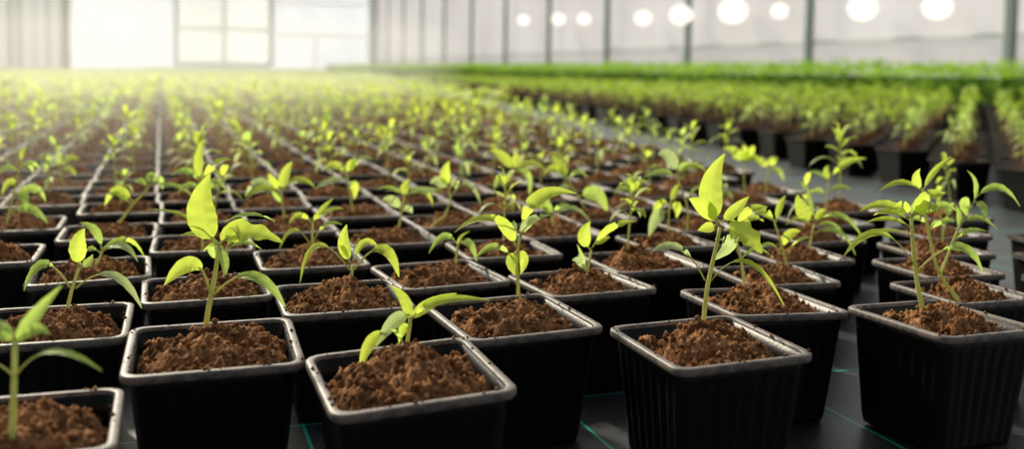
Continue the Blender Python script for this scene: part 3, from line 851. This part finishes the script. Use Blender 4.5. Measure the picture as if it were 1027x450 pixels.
DET = {}
import json
for n, (i, j, q, bed) in enumerate(IND):
    root = bpy.data.objects.new('potted_seedling', None)
    COL.objects.link(root)
    root.empty_display_size = 0.02
    Mx = pot_matrix(q)
    ps = pot_scale((i, j, q, bed))
    if ps != 1:
        Mx = Mx @ Matrix.Diagonal((ps, ps, 1, 1)) if ps < 1 else Mx @ Matrix.Diagonal((ps, ps, 1, 1))
    root.matrix_world = Mx
    inv_m = Mx.inverted()
    spec = spec_for.get((i, j))
    si = (i * 7 + j * 3) % 6
    if spec or n < 46:
        pot = link('pot', POT_BODY, root)
        link('rim', POT_RIM, pot)
    else:
        pot = link('pot', POT_FAR if bed == 'far' else POT_BOTH, root)
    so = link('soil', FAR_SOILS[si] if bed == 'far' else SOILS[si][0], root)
    rq = (i + 2 * j) % 4
    so.rotation_euler = (0, 0, 0 if spec else rq * math.pi / 2)
    DET[(i, j)] = root
    if spec:
        (base, stem, leaves, rad), bd, bw, best = spec
        # keep the stem inside its pot
        hd = Vector((bw.x, bw.y, 0)).normalized()
        lb = inv_m @ bw
        for k in range(60):
            g = bw - hd * 0.0015 * k
            lb = inv_m @ g
            if abs(lb.x) < 0.034 and abs(lb.y) < 0.034:
                break
        lb.x = max(-0.034, min(0.034, lb.x)); lb.y = max(-0.034, min(0.034, lb.y))
        lb.z = SOILS[si][1](lb.x, lb.y)
        bw2 = Mx @ lb
        Yb = bw2.y
        pts = [bw2 + Vector((0, 0, -0.004)), bw2] + [at_depth(p[0], p[1], Yb) for p in stem]
        # smooth polyline
        sm = [pts[0]]
        for k in range(1, len(pts) - 1):
            a, b2, c2 = pts[k - 1], pts[k], pts[k + 1]
            sm += [b2.lerp(a, 0.3), b2 * 0.7 + a * 0.15 + c2 * 0.15, b2.lerp(c2, 0.3)]
        sm.append(pts[-1])
        mb = MB()
        nn = len(sm)
        mb.tube([inv_m @ p for p in sm], [rad * (1 - 0.38 * k / nn) for k in range(nn)], 8, 0)
        link('stem', mb.mesh('stem', [M['stem']]), root)
        inv3 = inv_m.to_3x3()
        for (kind, a, c, t, w, r, dy, tint) in leaves:
            A = at_depth(a[0], a[1], Yb)
            side = (1 if (int(t[0] * 7 + t[1]) % 2) else -1)
            sp_dy = dy + side * 0.004
            C = at_depth(c[0], c[1], Yb + sp_dy * 0.6)
            T = at_depth(t[0], t[1], Yb + sp_dy)
            mb = MB()
            add_leaf(mb, inv_m @ A, inv_m @ C, inv_m @ T, 0.97 * w / F * Yb, kind, r, inv3 @ Vector((0, 1, -0.12)), 16, 0, 1, 0.22, 6)
            mats = [MATS3[tint], M['stem']]
            link('leaf', mb.mesh('leaf', mats), root)
    else:
        rnd = random.Random(i * 91 + j)
        k = rnd.randrange(10)
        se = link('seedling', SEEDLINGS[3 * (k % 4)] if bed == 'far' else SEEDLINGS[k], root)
        x, y = rnd.uniform(-0.012, 0.012), rnd.uniform(-0.010, 0.012)
        # soil is turned by rq quarter turns
        ca, sa = math.cos(-rq * math.pi / 2), math.sin(-rq * math.pi / 2)
        z = SOILS[si][1](ca * x - sa * y, sa * x + ca * y)
        se.location = (x, y, z)
        se.rotation_euler = (0, 0, rnd.uniform(0, 6.28))
        sc = (rnd.uniform(0.62, 0.9) if q[1] < 1.25 else rnd.uniform(0.85, 1.25)) * (1.0 if bed == 'far' else 1.0)
        se.scale = (sc, sc, sc)
    root['cell'] = 0
    del root['cell']
# what singles each traced seedling out: by the photo position of the foot of its stem
NOTE = {
    (12, 452): 'blurred seedling in the pot cut off by the bottom left corner',
    (65, 318): 'seedling with two long drooping seed leaves and one oval upright leaf at lower left',
    (95, 276): 'seedling with a spray of pale leaves all bending right, behind the oval-leaved one',
    (118, 234): 'slanting seedling whose thin stem leans right over its pot, left side of the bed',
    (7, 227): 'bushy seedling with stacked drooping leaves in the pot at the left edge',
    (205, 339): 'tall seedling with one huge upright yellow-green leaf in a front pot',
    (225, 275): 'small seedling half hidden behind the tall one with the huge upright leaf',
    (406, 364): 'short seedling with a long sideways leaf in the bottom centre pot',
    (353, 296): 'symmetric seedling with one upright leaf between two arching seed leaves',
    (313, 253): 'small star-shaped seedling with narrow spiky leaves, behind the symmetric two-armed one',
    (519, 308): 'slim seedling with a long curved leaf sweeping up, centre of the front rows',
    (457, 264): 'tiny thin seedling with two hooked leaves, left of the slim sweeping-leaved one',
    (588, 283): 'seedling forked into a round leaf and a long leaf pointing right, centre right',
    (705, 318): 'tall seedling with a big pointed upright leaf and a toothed side leaf',
    (748, 286): 'thin seedling in crumbly soil, mostly hidden behind the tall pointed-leaf one',
    (790, 272): 'upright seedling with two thin arching side leaves, right behind the crumbly heaped soil',
    (812, 251): 'seedling with one broad tilted leaf and several drooping narrow leaves, right of centre',
    (826, 216): 'taller seedling by the walkway with a narrow leaf pointing right at its tip',
    (926, 324): 'tallest seedling at right front, wide crown of leaves and two long arching lower leaves',
    (946, 302): 'long brownish-stemmed seedling rising just behind the wide-crowned one at right',
    (944, 279): 'seedling leaning far right with one leaf hooked toward the right edge',
    (399, 231): 'seedling with pale round lower leaves and small bright tip, middle of the bed',
    (454, 232): 'slender pale-stemmed seedling with one upright leaf and a thin hooked arm, middle',
    (510, 208): 'seedling with bright flat leaves opening left and right above a bare stem, middle',
    (554, 233): 'low seedling with two thin arms spread wide, behind the sweeping curved leaf',
    (589, 218): 'leaning seedling with one broad leaf hanging at its right, middle of the bed',
    (632, 210): 'tiny seedling with a short stem and small spread leaves, right of middle',
    (671, 233): 'seedling with a pale oval leaf hanging down left beside its stem',
    (694, 235): 'tall leaning seedling with a pale round leaf at its top left',
    (748, 197): 'bright seedling at the walkway edge with a four-leaf top on a bare stem',
    (768, 193): 'small seedling at the walkway edge, right of the four-leaf one',
    (286, 228): 'seedling with an upright bright leaf and a pale drooping left leaf, left of middle',
    (354, 217): 'seedling with drooping pale leaves on both sides, right of the upright bright-leafed one',
    (203, 262): 'tall pale seedling rising just behind the huge upright leaf at left',
    (60, 190): 'small wide-spread seedling in the blurred pots near the left edge',
}
SHORT = {
    (0, 0): 'bottom centre pot', (1, 1): 'slim sweeping-leaved seedling', (2, 2): 'forked seedling', (2, 0): 'big pointed-leaf seedling',
    (0, 4): 'star-shaped seedling', (0, 6): 'upright seedling with the pale drooping left leaf', (1, 5): 'pale round-leaved seedling',
    (3, 5): 'low seedling with wide thin arms', (-1, 5): 'tall pale seedling at left', (-2, 6): 'slanting seedling', (4, 4): 'seedling with a pale hanging oval leaf',
    (5, 3): 'seedling with one broad tilted leaf', (6, 2): 'far-right-leaning seedling', (1, 3): 'tiny hook-leaved seedling', (-2, 4): 'seedling whose pale leaves bend right',
    (3, 7): 'bright flat-leaved seedling', (1, 7): 'seedling drooping on both sides', (6, 4): 'walkway seedling with the narrow tip leaf',
}


def zone(c):
    i, j, q, bed = c
    px = project((q[0], q[1], RIM_Z))[0]
    side = 'left' if px < 260 else ('middle' if px < 540 else 'right')
    if bed == 'far':
        a = aisle_s(q)
        if a < 1.45:
            return 'seedling in dark pot in the front row beyond the grey walkway', 'front row beyond the walkway'
        return 'seedling in a dark pot behind the front row beyond the grey walkway', 'rows behind the front row beyond the walkway'
    band = 'closer' if q[1] < 1.35 else ('middle' if q[1] < 1.8 else 'farther blurred')
    txt = '%s rows, %s of the near bed' % (band, side)
    return 'seedling in black pot, ' + txt, txt


taken = set()
for c in IND:
    i, j, q, bed = c
    root = DET[(i, j)]
    if (i, j) in spec_for:
        tag(root, NOTE[spec_for[(i, j)][0][0]], 'seedling', 'potted seedlings of the near bed')
        continue
    lab = None
    if q[1] < 1.15 and bed == 'near' and -20 < project((q[0], q[1], RIM_Z))[0] < 1040:
        for di, dj, w in ((0, -2, 'directly behind'), (1, -1, 'just behind and left of'), (-1, -1, 'just behind and right of')):
            k = (i + di, j + dj)
            if k in SHORT and k in spec_for and (k, w) not in taken:
                taken.add((k, w))
                lab = 'seedling in the pot %s the %s' % (w, SHORT[k])
                break
    if lab:
        tag(root, lab, 'seedling', 'potted seedlings of the near bed')
    else:
        l, g = zone(c)
        tag(root, l, 'seedling', 'seedlings in the ' + g)


# ------------------------------------------------------------------ everything farther off: one mass of pots and seedlings
rng = np.random.default_rng(3)


def template(lod, seed):
    rs = np.random.default_rng(seed)
    V, Fc, Mi = [], [], []

    def quad(a, b, c, d, mi):
        k = len(V)
        V.extend([a, b, c, d]); Fc.append((k, k + 1, k + 2, k + 3)); Mi.append(mi)
    o, i_, bt, H = 0.0424, 0.0400, 0.034, RIM_Z
    if lod <= 1:
        for q in range(4):
            ca, sa = math.cos(q * math.pi / 2), math.sin(q * math.pi / 2)
            rot = lambda x, y, z: (ca * x - sa * y, sa * x + ca * y, z)
            quad(rot(bt, -bt, 0), rot(bt, bt, 0), rot(.040, .040, H - .004), rot(.040, -.040, H - .004), 0)
            quad(rot(o, -o, H - .005), rot(o, o, H - .005), rot(o, o, H), rot(o, -o, H), 1)
            quad(rot(o, -o, H), rot(o, o, H), rot(i_, i_, H), rot(i_, -i_, H), 1)
        quad((-i_, -i_, H - .004), (i_, -i_, H - .004), (i_, i_, H - .004), (-i_, i_, H - .004), 2)
        for k in range(3):
            x, y = rs.uniform(-.02, .02, 2); s = .014
            V0 = len(V)
            V.extend([(x - s, y - s, H - .005), (x + s, y - s, H - .005), (x + s, y + s, H - .005), (x - s, y + s, H - .005), (x, y, H + .006)])
            for a, b in ((0, 1), (1, 2), (2, 3), (3, 0)):
                Fc.append((V0 + a, V0 + b, V0 + 4, V0 + 4)); Mi.append(2)
    else:
        quad((-o, -o, H), (o, -o, H), (o, o, H), (-o, o, H), 2 if lod == 2 else 0)
        quad((-o, -o, 0), (o, -o, 0), (o, -o, H), (-o, -o, H), 0)
    h = rs.uniform(0.045, 0.09)
    cx, cy = rs.uniform(-.022, .022, 2)
    ctr = np.array([cx, cy, 0])
    if lod <= 1:
        for a in (0, 2.1):
            dx, dy = .0011 * math.cos(a), .0011 * math.sin(a)
            quad((cx - dx, cy - dy, H - .01), (cx + dx, cy + dy, H - .01), (cx + dx, cy + dy, H + h), (cx - dx, cy - dy, H + h), 4)
    nl = {1: 8, 2: 6, 3: 5}[lod]
    for k in range(nl):
        th = k * 2.4 + rs.uniform(-.3, .3)
        d = np.array([math.cos(th), math.sin(th), 0]); s = np.array([-math.sin(th), math.cos(th), 0])
        L = rs.uniform(.026, .046); w = rs.uniform(.0048, .0075) * (1 if lod < 3 else 2.0)
        z0 = H + h * (0.45 if k < 2 else rs.uniform(.75, 1.0))
        p0 = np.array([0, 0, z0]); p1 = d * L * .5 + [0, 0, z0 + L * rs.uniform(.2, .6)]; p2 = d * L + [0, 0, z0 + L * rs.uniform(-.4, .5)]
        m0 = p0 * .7 + p1 * .3
        quad(tuple(m0 + ctr), tuple(p1 - s * w + ctr), tuple(p2 + ctr), tuple(p1 + s * w + ctr), 3 if k >= 2 else 5)
    return np.array(V), Fc, Mi


FARMAP = {0: 0, 1: 6, 2: 7, 3: 5, 4: 4, 5: 5}
ALT = {0: 0, 1: 1, 2: 2, 3: 8, 4: 4, 5: 5}


def build_mass(name, insts, mats, seeds=14):
    """insts: list of (x, y, rot, scale, lod)"""
    temps = {(l, s): template(l, s + 10 * l) for l in (1, 2, 3) for s in range(seeds)}
    VV, FF, MM, off = [], [], [], 0
    for n, (x, y, rot, sc, lod, bed) in enumerate(insts):
        V, Fc, Mi = temps[(lod, n % seeds)]
        ca, sa = math.cos(rot), math.sin(rot)
        W = np.empty_like(V)
        W[:, 0] = (ca * V[:, 0] - sa * V[:, 1]) + x
        W[:, 1] = (sa * V[:, 0] + ca * V[:, 1]) + y
        W[:, 2] = V[:, 2]
        up = V[:, 2] > RIM_Z + 0.007
        W[up, 2] = RIM_Z + (V[up, 2] - RIM_Z) * sc
        VV.append(W)
        FF.extend([tuple(a + off for a in f) if f[2] != f[3] else (f[0] + off, f[1] + off, f[2] + off) for f in Fc])
        MM.extend([FARMAP[m_] for m_ in Mi] if bed == 'far' else (ALT[m_] for m_ in Mi) if n % 2 else Mi)
        off += len(V)
    me = bpy.data.meshes.new(name)
    me.from_pydata(np.concatenate(VV).tolist(), [], FF)
    for mt in mats:
        me.materials.append(mt)
    me.polygons.foreach_set('material_index', MM)
    me.uv_layers.new(name='UVMap')
    me.update()
    return me


insts = []
for (i, j, q, bed) in REST:
    insts.append((q[0], q[1], q[2] + rng.integers(4) * math.pi / 2, rng.uniform(.8, 1.3) * (1.1 if bed == 'far' else 1.0), 1 if q[1] < 6 else 2, bed))


def bed_ok(x, y, tall_from=4.03):
    n = x * NW.x + y * NW.y
    s = x * DW.x + y * DW.y
    if n < -4.0 or n > tall_from or s > (19 if n < -1.3 else 34):
        return False
    a = aisle_s((x, y))
    return not (0.67 < a < 1.22)


for lod, y0, y1, step in ((2, 8.0, 18.0, 1), (3, 18.0, 36.0, 1.6)):
    sx, sy = A_ * step, B_ * step
    ni = int(60 / sx)
    for i in range(-ni, ni):
        for j in range(0, int(60 / sy)):
            if (i + j) % 2:
                continue
            p = Vector((X0, Y0, 0)) + E1 * (i * sx) + E2 * (j * sy)
            if p.y < y0 or p.y >= y1 or abs(p.x) > p.y * 0.62 + 0.3 or not bed_ok(p.x, p.y):
                continue
            insts.append((p.x + rng.uniform(-.01, .01), p.y + rng.uniform(-.01, .01), TH0 + rng.integers(4) * math.pi / 2, 1.1 if lod == 2 else 1.2, lod, 'near' if aisle_s((p.x, p.y)) < 1 else 'far'))
insts = [t for t in insts if t[0] * NW.x + t[1] * NW.y < 4.03]
print('mass instances', len(insts), 'individual', len(IND))
far = link('distant_seedlings', build_mass('distant_seedlings', insts, [M['far_pot'], M['rim'], M['soil'], M['leaf_young'], M['stem'], M['leaf_mid'], M['far_rim'], M['far_soil'], M['leaf_pale']]))
tag(far, 'blurred mass of small green seedlings in black pots covering the beds far behind', 'seedlings', kind='stuff')

# ------------------------------------------------------------------ tall crop along the plastic wall
V, Fc = [], []
rs = np.random.default_rng(11)
s = 1.0
while s < 35:
    dens = 300 if s < 16 else (230 if s < 30 else 110)
    w = 1.0 if s < 16 else (1.35 if s < 30 else 2.0)
    for k in range(int(dens * 0.25 * 2.2)):
        n_ = 4.15 + 1.75 * rs.random() ** 1.5; ss = s + 0.25 * rs.random()
        hh = 0.315 + 0.02 * (n_ - 4.1) + 0.02 * math.sin(ss * 2.1 + n_ * 3) + 0.018 * math.sin(ss * 5.3)
        z = hh * (0.45 + 0.55 * rs.random() ** 0.5)
        if n_ > 4.4:
            z = hh * (0.75 + 0.25 * rs.random())
        c = NW * n_ + DW * ss
        th = rs.uniform(0, 6.28); L = 0.05 * w; b = 0.018 * w
        d = Vector((math.cos(th), math.sin(th), rs.uniform(-.5, .6))); sd = Vector((-math.sin(th), math.cos(th), rs.uniform(-.4, .4)))
        k0 = len(V)
        c = Vector((c.x, c.y, z))
        V += [c, c + d * L * .45 - sd * b, c + d * L, c + d * L * .45 + sd * b]
        Fc.append((k0, k0 + 1, k0 + 2, k0 + 3))
    s += 0.25
me = bpy.data.meshes.new('tall_crop')
me.from_pydata([tuple(v) for v in V], [], Fc)
me.materials.append(M['leaf_deep'])
me.uv_layers.new(name='UVMap')
mb = MB()
tall = link('tall_crop_foliage', me)
tag(tall, 'dense band of taller bright green plants along the foot of the plastic wall', 'plants', kind='stuff')
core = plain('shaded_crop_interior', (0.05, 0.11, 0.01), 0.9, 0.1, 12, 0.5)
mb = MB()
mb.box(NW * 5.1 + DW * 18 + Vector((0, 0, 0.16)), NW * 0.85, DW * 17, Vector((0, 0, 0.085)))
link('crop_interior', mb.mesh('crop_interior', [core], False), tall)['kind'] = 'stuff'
# the black pots the tall crop stands in
mb = MB()
ss = 1.0
while ss < 35:
    for n_ in (4.15, 4.30):
        cc = NW * n_ + DW * ss
        mb.box(Vector((cc.x, cc.y, 0.05)), NW * 0.055, DW * 0.055, Vector((0, 0, 0.05)))
    ss += 0.16
link('crop_pot', mb.mesh('crop_pot', [M['far_pot']], False), tall)['kind'] = 'stuff'


# ------------------------------------------------------------------ the greenhouse
def struct(name, me):
    o = link(name, me)
    o['kind'] = 'structure'
    return o


def quad_mesh(name, pts, mat, sub=1):
    me = bpy.data.meshes.new(name)
    me.from_pydata([tuple(p) for p in pts], [], [tuple(range(len(pts)))])
    me.materials.append(mat)
    me.update()
    return me


def W(n, s, z):
    p = NW * n + DW * s
    return Vector((p.x, p.y, z))


NR, NL, SE, HW = 6.07, -4.42, 37.0, 3.6
struct('floor', quad_mesh('floor', [W(NL, -3, 0), W(NR, -3, 0), W(NR, SE, 0), W(NL, SE, 0)], M['weed_mat']))
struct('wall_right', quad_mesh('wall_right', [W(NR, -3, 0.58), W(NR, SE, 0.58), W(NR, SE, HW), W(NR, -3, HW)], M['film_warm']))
sk = struct('trim_1', quad_mesh('trim_1', [W(NR, -3, 0), W(NR, SE, 0), W(NR, SE, 0.58), W(NR, -3, 0.58)], M['film_low']))
mb = MB(); mb.box(W(NR - .02, 17, 0.58), NW * .015, DW * 20, Vector((0, 0, .012)))
struct('trim_2', mb.mesh('trim_2', [M['frame']], False))
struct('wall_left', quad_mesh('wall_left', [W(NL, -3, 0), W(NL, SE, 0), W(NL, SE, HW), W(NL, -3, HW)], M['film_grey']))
# end wall, with a window opening between n = n1..n2


def n_at(px):
    """where the view through this column meets the end wall, measured across the house"""
    d = ray(px, 60)
    t = SE / (d.x * DW.x + d.y * DW.y)
    return t * (d.x * NW.x + d.y * NW.y)


w0, w1 = n_at(177), n_at(272)
zb, zt = 0.30, HW
struct('wall_back', (lambda: (lambda b: b.mesh('wall_back', [M['film_cool']], False))(
    (lambda b: [b.v.extend([W(NL, SE, 0), W(w0, SE, 0), W(w0, SE, HW), W(NL, SE, HW), W(w1, SE, 0), W(NR, SE, 0), W(NR, SE, HW), W(w1, SE, HW),
                            W(w0, SE, 0), W(w1, SE, 0), W(w1, SE, zb), W(w0, SE, zb)]), b.face((0, 1, 2, 3)), b.face((4, 5, 6, 7)), b.face((8, 9, 10, 11)), b][-1])(MB())))())
win = struct('window_1', quad_mesh('window_1', [W(w0, SE + .03, zb), W(w1, SE + .03, zb), W(w1, SE + .03, HW), W(w0, SE + .03, HW)], M['pane']))
mb = MB()
UP = Vector((0, 0, 1))
wm = n_at(225)
for nn_, t in ((w0, .07), (w1, .08), (wm, .045)):
    mb.box(W(nn_, SE - .05, (zb + HW) / 2), NW * t, DW * .06, UP * (HW - zb) / 2)
zc = HC + (66 - 29) / F * 35.5
mb.box(W((w0 + w1) / 2, SE - .05, zc), NW * (w1 - w0) / 2, DW * .05, UP * .045)
mb.box(W((w0 + w1) / 2, SE - .05, zb), NW * (w1 - w0) / 2, DW * .07, UP * .06)
fr = link('window_frame', mb.mesh('window_frame', [M['frame']], False)); fr.parent = win
# faint rails on the sheet to the right of the window
mb = MB()
w3 = n_at(372)
mb.box(W((w1 + w3) / 2, SE - .04, HC + (67 - 34) / F * 35.5), NW * (w3 - w1) / 2, DW * .03, UP * .03)
mb.box(W((w1 + w3) / 2, SE - .04, HC + (67 - 2) / F * 35.5), NW * (w3 - w1) / 2, DW * .03, UP * .03)
mb.box(W(n_at(317), SE - .04, .8), NW * .03, DW * .03, UP * .6)
struct('trim_3', mb.mesh('trim_3', [M['film_low']], False))
# corner post (white) and the steel posts of the side walls
mb = MB(); mb.box(W(n_at(372), SE - 1.0, HW / 2), NW * .22, DW * .3, UP * HW / 2)
struct('trim_4', mb.mesh('trim_4', [M['white_post']], False))
mb = MB(); mb.box(W(NL + .12, SE - .3, HW / 2), NW * .12, DW * .12, UP * HW / 2)
struct('trim_5', mb.mesh('trim_5', [M['post']], False))
s_ = 6.16 - 2.65
k = 0
while s_ < SE:
    mb = MB(); mb.box(W(NR - .12, s_, HW / 2), NW * .03, DW * .037, UP * HW / 2)
    o = link('steel_post', mb.mesh('steel_post', [M['post']], False))
    o['kind'] = 'structure'
    s_ += 2.65
    k += 1
for px in (8, 16, 45, 60):
    d = ray(px, 60)
    t = NL / (d.x * NW.x + d.y * NW.y)
    s2 = t * (d.x * DW.x + d.y * DW.y)
    mb = MB(); mb.box(W(NL + .08, s2, HW / 2), NW * .03, DW * .08, UP * HW / 2)
    o = link('steel_post', mb.mesh('steel_post', [M['post']], False)); o['kind'] = 'structure'
# bare earth path at the foot of the left and end walls
mb = MB(); mb.v.extend([W(NL, -3, .006), W(-4.1, -3, .006), W(-4.1, SE, .006), W(NL, SE, .006)]); mb.face((0, 1, 2, 3))
mb.v.extend([W(-4.1, 19.2, .006), W(-1.2, 19.2, .006), W(-1.2, SE, .006), W(-4.1, SE, .006)]); mb.face((4, 5, 6, 7))
struct('ground_strip', mb.mesh('ground_strip', [M['earth']], False))

# emissive globes added as bright round spots along the plastic wall
SPOTS = [(940, 7, 15), (865, 8, 15), (782, 11, 9), (735, 11, 15), (683, 15, 12), (645, 18, 9), (586, 19, 7), (560, 19, 7), (525, 20, 6)]
NAMES = ['nearest the right edge of the photo', 'second from the right edge', 'third from the right edge', 'fourth from the right edge', 'fifth from the right edge',
         'sixth from the right edge', 'seventh from the right edge', 'eighth from the right edge', 'farthest down the wall']
for (px, py, rr), nm in zip(SPOTS, NAMES):
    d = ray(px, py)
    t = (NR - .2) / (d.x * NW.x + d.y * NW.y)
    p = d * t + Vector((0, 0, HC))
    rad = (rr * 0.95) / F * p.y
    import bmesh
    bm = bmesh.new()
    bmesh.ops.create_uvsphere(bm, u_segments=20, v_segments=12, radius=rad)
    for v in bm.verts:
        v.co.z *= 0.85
    me = bpy.data.meshes.new('glow_globe'); bm.to_mesh(me); bm.free()
    me.materials.append(M['spot'])
    root = bpy.data.objects.new('wall_spot', None); COL.objects.link(root); root.location = p
    tag(root, 'glowing round lamp on the plastic wall, ' + nm, 'spot', 'round spots glowing along the plastic wall')
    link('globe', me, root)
    mb = MB(); mb.tube([Vector((0, 0, 0)), NW * (.14)], .015, 8)  # short stub from globe to wall, added with the globe
    link('globe_stub', mb.mesh('globe_stub', [M['frame']], False), root)

# sunlit haze hanging over the bed on the sunny side
mt, nt_, out_ = new_mat('sunlit_haze')
vs = N(nt_, 'ShaderNodeVolumeScatter', Density=0.085, Anisotropy=0.4)
vs.inputs[0].default_value = (1.0, 0.98, 0.92, 1)
nt_.links.new(vs.outputs[0], out_.inputs[1])
hz = MB()
a0, a1, b0, b1 = -3.6, -0.2, 0.95, 6.5
for z_ in (-0.01, 0.48):
    hz.v.extend([W(a0, b0, z_), W(a1, b0, z_), W(a1 + 1.9, b1, z_), W(a0, b1, z_)])
for f_ in ((0, 3, 2, 1), (4, 5, 6, 7), (0, 1, 5, 4), (1, 2, 6, 5), (2, 3, 7, 6), (3, 0, 4, 7)):
    hz.face(f_)
ho = link('haze', hz.mesh('haze', [mt], False))
tag(ho, 'thin pale sunlit haze hanging in the air over the bed', 'haze', kind='stuff')

# ------------------------------------------------------------------ light
wd = bpy.data.worlds.new('sky'); scene.world = wd
wd.use_nodes = True
nt = wd.node_tree
bg = nt.nodes['Background']
tc = nt.nodes.new('ShaderNodeTexCoord')
sp_ = nt.nodes.new('ShaderNodeSeparateXYZ'); nt.links.new(tc.outputs['Generated'], sp_.inputs[0])
rp0 = ramp(nt, sp_.outputs[2], [(0.0, (1.0, 0.97, 0.93)), (0.35, (0.86, 0.90, 0.95)), (0.75, (0.30, 0.34, 0.40))])
ym = nt.nodes.new('ShaderNodeMapRange'); nt.links.new(sp_.outputs[1], ym.inputs[0])
ym.inputs[1].default_value = -0.9; ym.inputs[2].default_value = 0.5; ym.inputs[3].default_value = 0.28; ym.inputs[4].default_value = 1.08
mixw = nt.nodes.new('ShaderNodeVectorMath'); mixw.operation = 'SCALE'
nt.links.new(rp0, mixw.inputs[0]); nt.links.new(ym.outputs[0], mixw.inputs[3])
rp = mixw.outputs[0]
nt.links.new(rp, bg.inputs[0])
bg.inputs[1].default_value = 1.0
sd = bpy.data.lights.new('sun', 'SUN')
sd.energy = 5.0
sd.angle = R(4)
sd.color = (1.0, 0.90, 0.70)
so = bpy.data.objects.new('sun', sd); COL.objects.link(so)
sdir = Vector((-0.55, 0.75, 0.62)).normalized()   # towards the sun
so.rotation_euler = sdir.to_track_quat('Z', 'Y').to_euler()

al = bpy.data.lights.new('warm_fill_light', 'AREA')  # warm fill light added above the left-hand bed to brighten it
al.shape = 'RECTANGLE'; al.size = 4.0; al.size_y = 9.0; al.energy = 300; al.color = (1.0, 0.92, 0.72)
ao = bpy.data.objects.new('warm_fill_light', al); COL.objects.link(ao)
ao.location = (-2.4, 6.5, 3.0)
ao.rotation_euler = (0, 0, R(17))
scene.view_settings.view_transform = 'Standard'
scene.view_settings.look = 'None'
scene.view_settings.exposure = 0.0
scene.view_settings.gamma = 1.0
scene.cycles.use_denoising = True
scene.cycles.max_bounces = 6
scene.cycles.transparent_max_bounces = 8
